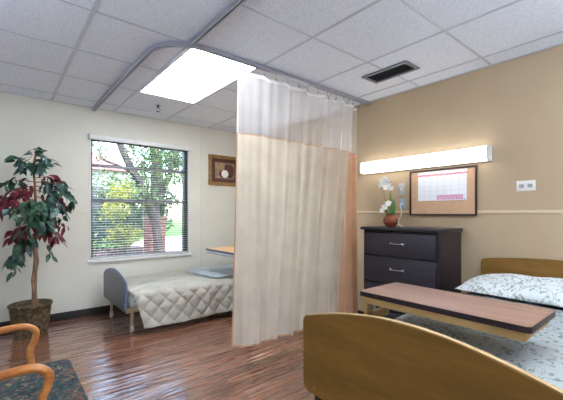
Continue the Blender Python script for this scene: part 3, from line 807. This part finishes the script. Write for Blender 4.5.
# ------------------------------------------------------------------ dresser
DX, D0, D1, DZ = 2.672, 1.283, 2.008, 1.036
d = thing('dresser', ((DX+XW)/2, (D0+D1)/2, 0), 'black four drawer chest standing against the tan wall beside the curtain', 'dresser')
bm = nb(); bx = XW-.03
box(bm, (DX, D0, .03), (bx, D0+.02, DZ-.028)); box(bm, (DX, D1-.02, .03), (bx, D1, DZ-.028)); box(bm, (bx-.01, D0+.02, .03), (bx, D1-.02, DZ-.028)); box(bm, (DX, D0+.02, .03), (bx-.01, D1-.02, .055))
for z in (.293, .533, .775, .990): box(bm, (DX+.006, D0+.02, z), (bx-.01, D1-.02, z+.008))
for y in (D0+.03, D1-.07):
    for x in (DX+.02, bx-.06): box(bm, (x, y, 0), (x+.04, y+.04, .03))
build('carcass', bm, M['espresso'], d, smooth=False)
bm = nb(); box(bm, (DX-.018, D0-.014, DZ-.028), (bx+.005, D1+.03, DZ), .004); build('top', bm, M['espresso'], d)
for za, zb in ((.787, .984), (.543, .770), (.303, .529), (.060, .289)):
    bm = nb(); box(bm, (DX-.012, D0+.024, za), (DX+.008, D1-.024, zb), .003); box(bm, (DX+.008, D0+.04, za+.01), (bx-.03, D1-.04, zb-.03)); dr = build('drawer', bm, M['espresso_front'], d)
    zc = za+(zb-za)*.56; yc = 1.652
    bm = nb(); tube(bm, smooth_path([(DX-.012, yc-.062, zc), (DX-.03, yc-.055, zc), (DX-.032, yc, zc-.003), (DX-.03, yc+.055, zc), (DX-.012, yc+.062, zc)], 5), .0055, 8)
    for s in (-1, 1): tube(bm, [(DX-.0115, yc+s*.062, zc), (DX-.015, yc+s*.062, zc)], .011, 12)
    build('handle', bm, M['chrome'], dr, label='chrome handle')

# orchid in a copper vase
VX, VY = 2.86, 1.842
orc = thing('potted_orchid', (VX, VY, DZ), 'white orchid in a round copper brown vase on the black chest', 'orchid')
bm = nb(); lathe(bm, [(0, 0), (.034, 0), (.040, .004), (.062, .028), (.070, .055), (.062, .083), (.042, .100), (.036, .108), (.040, .116), (.034, .116), (.030, .106), (.030, .09), (0, .088)], (VX, VY, DZ), 32); build('vase', bm, M['vase'], orc)
stems = [[(0, 0, .09), (0, .02, .2), (0, .01, .32), (0, .04, .42), (0, .09, .44)], [(0, 0, .09), (-.02, .03, .18), (-.02, .05, .28), (-.02, .075, .36), (-.02, .10, .38)]]
for s in stems:
    bm = nb(); tube(bm, smooth_path([(VX+a, VY+b, DZ+c) for a, b, c in s], 5), .0028, 6); build('stem', bm, M['orchid_stem'], orc)
r = random.Random(5)
for k in range(6):
    a = [(-.02, -.01), (.0, .005), (.01, -.015), (-.015, .02), (.015, .0), (0, -.02)][k]
    bm = nb(); p = Vector((VX+a[0], VY+a[1]-.005, DZ+.08)); d_ = Vector((a[0]*6+r.uniform(-.2, .2), a[1]*8, 1+r.random()))
    leaf(bm, p, d_, Vector((-1, .2, .3)), [.26, .30, .2, .17, .24, .15][k], .034, 0, .12); build('leaf', bm, M['orchid_leaf'], orc, recalc=False, ang=60)
for (dy, dz, dx) in ((.09, .44, 0), (.055, .455, -.02), (.03, .43, -.015), (.065, .41, -.03), (.10, .40, -.01), (.015, .40, 0), (-.005, .37, .0), (.04, .375, -.025), (.03, .19, -.05), (.05, .155, -.055), (-.01, .22, -.05)):
    bm = nb(); c = Vector((VX+dx, VY+dy, DZ+dz)); f = Vector((-.9, r.uniform(-.5, .1), r.uniform(-.2, .3))).normalized()
    e1 = f.cross(Vector((0, 0, 1))).normalized(); e2 = e1.cross(f)
    for q in range(5):
        a = 2*PI*q/5+PI/2; dd = e1*math.cos(a)+e2*math.sin(a)+f*.25
        leaf(bm, c, dd, f, .036 if q else .033, .030, 0, .05)
    tube(bm, [c-f*.002, c+f*.012], [.005, .002], 6)
    build('blossom', bm, M['petal'], orc, recalc=False, ang=60)

# ------------------------------------------------------------------ things on the tan wall
def wall_light(y0, y1, label):
    t = thing('wall_light', (XW, (y0+y1)/2, 1.575), label, 'wall light', 'wall lights over the beds')
    bm = nb(); box(bm, (XW-.028, y0, 1.587), (XW-.001, y1, 1.705), .003); build('housing', bm, M['white_paint'], t)
    for y in (y0-.008, y1):
        bm = nb(); prism_y(bm, [(XW-.001, 1.585), (XW-.085, 1.585), (XW-.108, 1.600), (XW-.108, 1.682), (XW-.085, 1.707), (XW-.001, 1.707)], y, y+.008); build('end_cap', bm, M['white_paint'], t)
    bm = nb(); pr_ = [(XW-.028, 1.589), (XW-.084, 1.589), (XW-.103, 1.602), (XW-.106, 1.642), (XW-.104, 1.680), (XW-.084, 1.703), (XW-.028, 1.703)]
    a = [bm.verts.new((x, y0, z)) for x, z in pr_]; b = [bm.verts.new((x, y1, z)) for x, z in pr_]
    for k in range(len(pr_)): bm.faces.new((a[k], b[k], b[(k+1) % len(pr_)], a[(k+1) % len(pr_)]))
    bm.faces.new(a); bm.faces.new(b); build('lens', bm, M['wall_lamp'], t)
wall_light(1.062, 2.285, 'long glowing fluorescent wall light above the notice board')
wall_light(2.62, 3.84, 'fluorescent wall light added over the far bed, unseen behind the curtain, as fill')  # added, unseen: its glow lifts the window wall, curtain and ceiling

# unseen uplighters added to brighten the ceiling
def added_uplighter(x, y, label):
    fl = thing('added_uplighter', (x, y, 0), label, 'added uplighter', 'added unseen uplighters')
    bm = nb(); lathe(bm, [(0, 0), (.15, 0), (.15, .015), (.03, .03), (0, .03)], (x, y, 0), 32); build('base', bm, M['white_paint'], fl)
    bm = nb(); tube(bm, [(x, y, .02), (x, y, 1.52)], .013, 12); build('pole', bm, M['white_paint'], fl)
    bm = nb(); lathe(bm, [(0, 1.50), (.06, 1.51), (.16, 1.55), (.24, 1.60), (.235, 1.60), (.155, 1.558), (.06, 1.52), (0, 1.515)], (x, y, 0), 40); build('lamp_shade', bm, M['white_paint'], fl)
    bm = nb(); lathe(bm, [(0, 1.585), (.20, 1.585), (.215, 1.592), (.15, 1.612), (0, 1.62)], (x, y, 0), 32); build('bulb_cover', bm, M['uplighter_fill'], fl)
added_uplighter(-1.3, 1.35, 'white uplighter added unseen left of the armchair to brighten the ceiling')
added_uplighter(1.8, -.85, 'white uplighter added unseen towards the rear wall to brighten the ceiling')

def ring_x(bm, y0, y1, z0, z1, w, xa, xb, bev=0):
    box(bm, (xa, y0, z0), (xb, y0+w, z1), bev); box(bm, (xa, y1-w, z0), (xb, y1, z1), bev); box(bm, (xa, y0+w, z0), (xb, y1-w, z0+w), bev); box(bm, (xa, y0+w, z1-w), (xb, y1-w, z1), bev)
t = thing('notice_board', (XW, 1.462, 1.143), 'cork notice board with thin dark frame on the tan wall', 'notice board')
bm = nb(); ring_x(bm, 1.160, 1.764, 1.143, 1.566, .014, XW-.028, XW-.010, .002); build('frame', bm, M['board_frame'], t)
bm = nb(); box(bm, (XW-.018, 1.172, 1.155), (XW-.0105, 1.752, 1.554)); build('cork', bm, M['cork'], t, smooth=False)
ya, yb = 1.240, 1.680
bm = nb(); box(bm, (XW-.0215, ya, 1.277), (XW-.0185, yb, 1.545))
cal = thing('wall_calendar', (XW-.0205, (ya+yb)/2, 1.277), 'white paper calendar sheet with red heading pinned on the cork board', 'calendar')
build('sheet', bm, M['calendar'], cal, smooth=False)
for y, z in ((ya+.015, 1.535), (yb-.015, 1.535), (ya+.02, 1.287)):
    bm = nb(); tube(bm, [(XW-.021, y, z), (XW-.0235, y, z)], [.0045, .0035], 8); build('pin', bm, M['mahogany'], cal)

def plate(yc, zc, w, h, mat_, label, cat, kind):
    t = thing({'outlet': 'power_outlet', 'switch': 'light_switch', 'jack': 'call_jack'}[kind], (XW, yc, zc), label, cat)
    bm = nb(); box(bm, (XW-.006, yc-w/2, zc-h/2), (XW-.0005, yc+w/2, zc+h/2), .002); build('plate', bm, mat_, t)
    if kind == 'outlet':
        for s in (-1, 1):
            bm = nb(); box(bm, (XW-.0085, yc+s*.027-.017, zc-.015), (XW-.0055, yc+s*.027+.017, zc+.015), .003); so = build('socket', bm, M['grey_plastic'], t)
            bm = nb()
            for dz in (-.006, .006): box(bm, (XW-.0092, yc+s*.027-.010, zc+dz-.0016), (XW-.0080, yc+s*.027+.001, zc+dz+.0016))
            tube(bm, [(XW-.0080, yc+s*.027+.009, zc), (XW-.0092, yc+s*.027+.009, zc)], .0028, 8)
            build('slots', bm, M['black'], so, smooth=False)
    elif kind == 'switch':
        bm = nb(); box(bm, (XW-.012, yc-.006, zc-.012), (XW-.0055, yc+.006, zc+.012), .002); build('toggle', bm, M['white_plastic'], t)
    else:
        bm = nb(); tube(bm, [(XW-.0055, yc, zc), (XW-.02, yc, zc)], .009, 10); build('plug', bm, M['white_plastic'], t)
    return t
plate(.822, 1.372, .122, .078, M['white_plastic'], 'white double power outlet mounted sideways on the tan wall above the headboard', 'power outlet', 'outlet')
plate(1.866, 1.402, .074, .118, M['grey_plastic'], 'pale grey switch plate on the tan wall behind the orchid, under the wall light', 'switch', 'switch')
jk = plate(1.855, 1.258, .066, .10, M['blue_plastic'], 'pale blue call jack on the tan wall just under the grey switch plate', 'wall jack', 'jack')
bm = nb(); tube(bm, smooth_path([(XW-.02, 1.855, 1.258), (XW-.05, 1.85, 1.24), (XW-.06, 1.83, 1.16), (XW-.08, 1.85, 1.08), (XW-.10, 1.81, DZ+.004), (XW-.14, 1.76, DZ+.004)], 8), .0035, 8)
build('cord', bm, M['white_plastic'], jk, label='thin white cord')

# ------------------------------------------------------------------ armchair (bottom left)
ch = thing('armchair', (-.1, 1.655, 0), 'bentwood armchair with dark teal floral seat in the near left corner', 'chair')
bm = nb(); box(bm, (-.34, 1.415, .40), (.260, 1.900, .484), .03, 4)
for v in bm.verts:
    if v.co.z > .46: v.co.z += .010*(1-((v.co.x+.04)/.3)**2)*(1-((v.co.y-1.657)/.25)**2)
build('seat', bm, M['uphol'], ch, ang=60)
for y in (1.388, 1.925):
    bm = nb()
    pth = smooth_path([(-.42, y, .60), (-.30, y, .640), (-.10, y, .645), (.03, y, .655), (.095, y, .652), (.130, y, .625), (.128, y, .585), (.112, y, .545), (.114, y, .49), (.128, y, .40), (.140, y, .2), (.145, y, .0)], 6)
    tube(bm, [p-Vector((.003, 0, 0)) for p in pth], .015, 12, squash=(1.2, .95)); build('arm', bm, M['arm_wood'], ch)
    bm = nb(); box(bm, (-.36, min(y, 1.657+.243 if y > 1.6 else y), .395), (.118, max(y, 1.415 if y < 1.6 else y), .43), .003); build('side_rail', bm, M['arm_wood'], ch)
    bm = nb(); tube(bm, smooth_path([(-.50, y, 1.0), (-.42, y, .62), (-.37, y, .42), (-.40, y, .2), (-.46, y, 0)], 6), .017, 10); build('leg', bm, M['arm_wood'], ch)
bm = nb(); box(bm, (-.06, 0, 0), (.0, .5, .52), .025, 4); bmesh.ops.rotate(bm, verts=bm.verts[:], cent=(0, 0, 0), matrix=Matrix.Rotation(-.18, 3, 'Y')); bmesh.ops.translate(bm, verts=bm.verts[:], vec=(-.37, 1.407, .49)); build('backrest', bm, M['uphol'], ch, ang=60)

# ------------------------------------------------------------------ outdoors
GZ = .25
bm = nb(); box(bm, (-12, YW+.3, GZ-.3), (40, 45, GZ)); o = struct('ground', bm, M['lawn'], smooth=False)
bm = nb(); v = [(1.0, 7.4), (14, 7.4), (20, 12.8), (4.2, 12.8)]
a = [bm.verts.new((x, y, GZ+.012)) for x, y in v]; bm.faces.new(a); r = bmesh.ops.extrude_face_region(bm, geom=bm.faces[:]); bmesh.ops.translate(bm, verts=[e for e in r['geom'] if isinstance(e, bmesh.types.BMVert)], vec=(0, 0, -.012)); struct('driveway', bm, M['concrete'], smooth=False)
bm = nb(); box(bm, (-2.5, YW+.5, GZ), (2.9, 9.6, GZ+.03)); struct('planting_bed', bm, M['mulch'], smooth=False)
def foliage(bm, blobs, n, L, seed):
    r = random.Random(seed)
    tot = sum(b[3]**2 for b in blobs)
    for (x, y, z, rad) in blobs:
        for k in range(int(n*rad*rad/tot)):
            d = Vector((r.gauss(0, 1), r.gauss(0, 1), r.gauss(0, 1))).normalized()*rad*(r.random()**.4)
            q = Vector((x, y, z))+Vector((d.x, d.y, d.z*.75))
            if q.z < GZ+.02: q.z = GZ+.02+r.random()*.1
            leaf(bm, q, Vector((r.uniform(-1, 1), r.uniform(-1, 1), r.uniform(-.9, .5))), Vector((r.uniform(-.6, .6), r.uniform(-1, .2), 1)), L*r.uniform(.6, 1.3), L*.5, 0, .2)
t = thing('tree', (2.55, 7.2, GZ), 'forked tree with grey trunk and leaning limbs seen through the blind', 'tree')
bm = nb(); tube(bm, smooth_path([(2.62, 7.2, GZ-.05), (2.55, 7.2, .8), (2.50, 7.2, 1.5), (2.52, 7.2, 2.4), (2.6, 7.2, 3.6)], 6), [.105-.0015*i for i in range(25)], 12); build('trunk', bm, M['out_bark'], t)
for pp, rr_ in (([(2.50, 7.2, 1.0), (2.25, 7.1, 1.6), (1.85, 7.0, 2.3), (1.5, 6.9, 3.2)], .10), ([(2.52, 7.2, 1.35), (2.75, 7.2, 1.8), (3.0, 7.25, 2.5), (3.2, 7.3, 3.3)], .07), ([(2.2, 7.1, 1.7), (1.9, 6.8, 1.95), (1.4, 6.6, 2.1)], .035)):
    bm = nb(); q = smooth_path(pp, 6); tube(bm, q, [rr_*(1-.5*i/len(q)) for i in range(len(q))], 10); build('limb', bm, M['out_bark'], t)
bm = nb(); foliage(bm, [(1.5, 6.9, 3.5, .7), (2.6, 7.2, 3.9, .9), (3.4, 7.4, 3.4, .7), (1.3, 6.5, 2.25, .25), (2.9, 7.0, 2.35, .32), (2.2, 6.9, 1.5, .35), (1.6, 6.9, 1.75, .4), (2.75, 7.0, 1.9, .35), (2.3, 7.0, 2.3, .5)], 3600, .09, 3); build('foliage', bm, M['out_leaf'], t, recalc=False, ang=60)
def shrub(x, y, blobs, n, L, m_, seed, label):
    t = thing('shrub', (x, y, GZ), label, 'shrub', None)
    bm = nb(); foliage(bm, blobs, n, L, seed); build('foliage', bm, m_, t, recalc=False, ang=60)
    bm = nb(); r = random.Random(seed)
    for k in range(5): tube(bm, [(x+r.uniform(-.05, .05), y+r.uniform(-.05, .05), GZ), (x+r.uniform(-.2, .2), y+r.uniform(-.2, .2), GZ+.7)], [.012, .005], 5)
    build('stems', bm, M['out_bark'], t)
shrub(1.58, 6.2, [(1.58, 6.2, 1.55, .22), (1.5, 6.2, 1.2, .25), (1.65, 6.2, .8, .3)], 800, .07, M['out_leaf_yellow'], 21, 'yellow green shrub outside the left half of the window')
shrub(2.95, 6.4, [(2.95, 6.4, 1.6, .16), (3.0, 6.4, 1.3, .15), (2.98, 6.4, .9, .16)], 350, .06, M['out_leaf_yellow'], 22, 'slender yellow leafed shrub outside the right edge of the window')
shrub(1.25, 6.8, [(1.1, 6.8, .75, .45), (1.7, 6.9, .7, .4), (.9, 6.5, .5, .35)], 1400, .07, M['out_leaf_dark'], 23, 'low dark shrub at the lower left outside the window')
shrub(2.1, 7.8, [(2.1, 7.8, .9, .4), (1.7, 7.8, 1.1, .4)], 900, .07, M['out_leaf_dark'], 24, 'dark shrub behind the forked tree beside the brick pillar')
bm = nb(); box(bm, (2.62, 7.9, GZ), (3.0, 8.3, 1.02)); box(bm, (2.59, 7.87, 1.02), (3.03, 8.33, 1.07)); tag(build('brick_pillar', bm, M['brick'], smooth=False), 'short red brick pillar outside the window beside the driveway', 'pillar')
t = thing('hedge', (4.1, 13.6, GZ), 'dark dense hedge beyond the driveway, in front of the pale house', 'hedge')
bm = nb(); rh = random.Random(9); foliage(bm, [(2.9+.42*k, 13.6+rh.uniform(-.2, .2), .95+.75*(k % 2)+rh.uniform(-.1, .15), .62) for k in range(6)]+[(3.1+.6*k, 13.7, .8, .6) for k in range(4)], 4200, .17, 31); build('foliage', bm, M['out_leaf_dark'], t, recalc=False, ang=60)
bm = nb()
for k in range(6): tube(bm, [(2.95+.42*k, 13.6, GZ-.02), (3.0+.42*k, 13.6, 1.3)], [.03, .012], 6)
build('stems', bm, M['out_bark'], t)
h = thing('house', (1.2, 16.5, GZ), 'pale neighbouring house with pinkish roof outside at the left of the window', 'house')
bm = nb(); box(bm, (-3.0, 15, GZ), (3.9, 19, 2.85)); build('wall', bm, M['stucco'], h, smooth=False)
bm = nb(); v = [(-3.4, 14.6, 2.85), (4.3, 14.6, 2.85), (4.3, 19.4, 2.85), (-3.4, 19.4, 2.85), (-2.0, 17, 4.0), (2.9, 17, 4.0)]
v = [bm.verts.new(p) for p in v]; 
for f in ((0, 1, 5, 4), (1, 2, 5), (2, 3, 4, 5), (3, 0, 4), (3, 2, 1, 0)): bm.faces.new([v[k] for k in f])
build('roof', bm, M['roof'], h, smooth=False)
bm = nb(); box(bm, (2.2, 14.96, 1.2), (3.2, 15.02, 2.2)); build('window', bm, M['frame_dark'], h, smooth=False)
for k, (x, y, z, rad, m_, lab) in enumerate([(5.4, 15, 3.6, 1.9, 'out_leaf_dark', 'broad dark background tree at the right beyond the lawn'), (10.5, 17.5, 3.6, 2.2, 'out_leaf', 'rounded light green background tree farthest right beyond the lawn'), (1.0, 12.6, 4.6, 1.5, 'out_leaf', 'tall light green tree in front of the pale house'), (6.8, 24, 3.2, 2.0, 'out_leaf', 'distant pale green tree at the end of the lawn')]):
    t = thing('tree', (x, y, GZ), lab, 'tree')
    bm = nb(); tube(bm, smooth_path([(x, y, GZ-.05), (x+.1, y, z*.5), (x, y, z)], 5), .14, 10); build('trunk', bm, M['out_bark'], t)
    r = random.Random(k+50); bl_ = [(x+r.uniform(-.6, .6)*rad, y+r.uniform(-.5, .5)*rad, z+r.uniform(-.35, .5)*rad, rad*r.uniform(.4, .65)) for _ in range(6)]
    bm = nb(); foliage(bm, bl_, 1900, .2, k+70); build('foliage', bm, M[m_], t, recalc=False, ang=60)

# ------------------------------------------------------------------ light and camera
w = bpy.data.worlds.new('sky'); bpy.context.scene.world = w; w.use_nodes = True
nt = w.node_tree; bg = nt.nodes['Background']
sky = nt.nodes.new('ShaderNodeTexSky'); sky.sky_type = 'NISHITA'; sky.sun_disc = False; sky.sun_elevation = math.radians(52); sky.sun_rotation = math.radians(200); sky.dust_density = 2.5; sky.air_density = 1.2
nt.links.new(sky.outputs[0], bg.inputs['Color']); bg.inputs['Strength'].default_value = 1.45
sun = bpy.data.lights.new('sun', 'SUN'); sun.energy = 1.8; sun.angle = math.radians(2); sun.color = (1, .96, .88)
so = bpy.data.objects.new('sun', sun); C.objects.link(so); so.rotation_euler = (math.radians(38), 0, math.radians(25))

cam = bpy.data.cameras.new('camera'); co = bpy.data.objects.new('camera', cam); C.objects.link(co)
co.location = (0, 0, 1.165); co.rotation_euler = (PI/2, 0, .881-PI/2)
cam.sensor_width = 36; cam.lens = 342/563*36; cam.shift_y = 13/563; cam.clip_start = .05; cam.clip_end = 200
sc = bpy.context.scene; sc.camera = co
sc.view_settings.view_transform = 'Standard'; sc.view_settings.look = 'None'; sc.view_settings.gamma = 1; sc.view_settings.exposure = 1.0
sc.view_settings.use_curve_mapping = False
sc.cycles.max_bounces = 10; sc.cycles.transparent_max_bounces = 24; sc.cycles.diffuse_bounces = 6
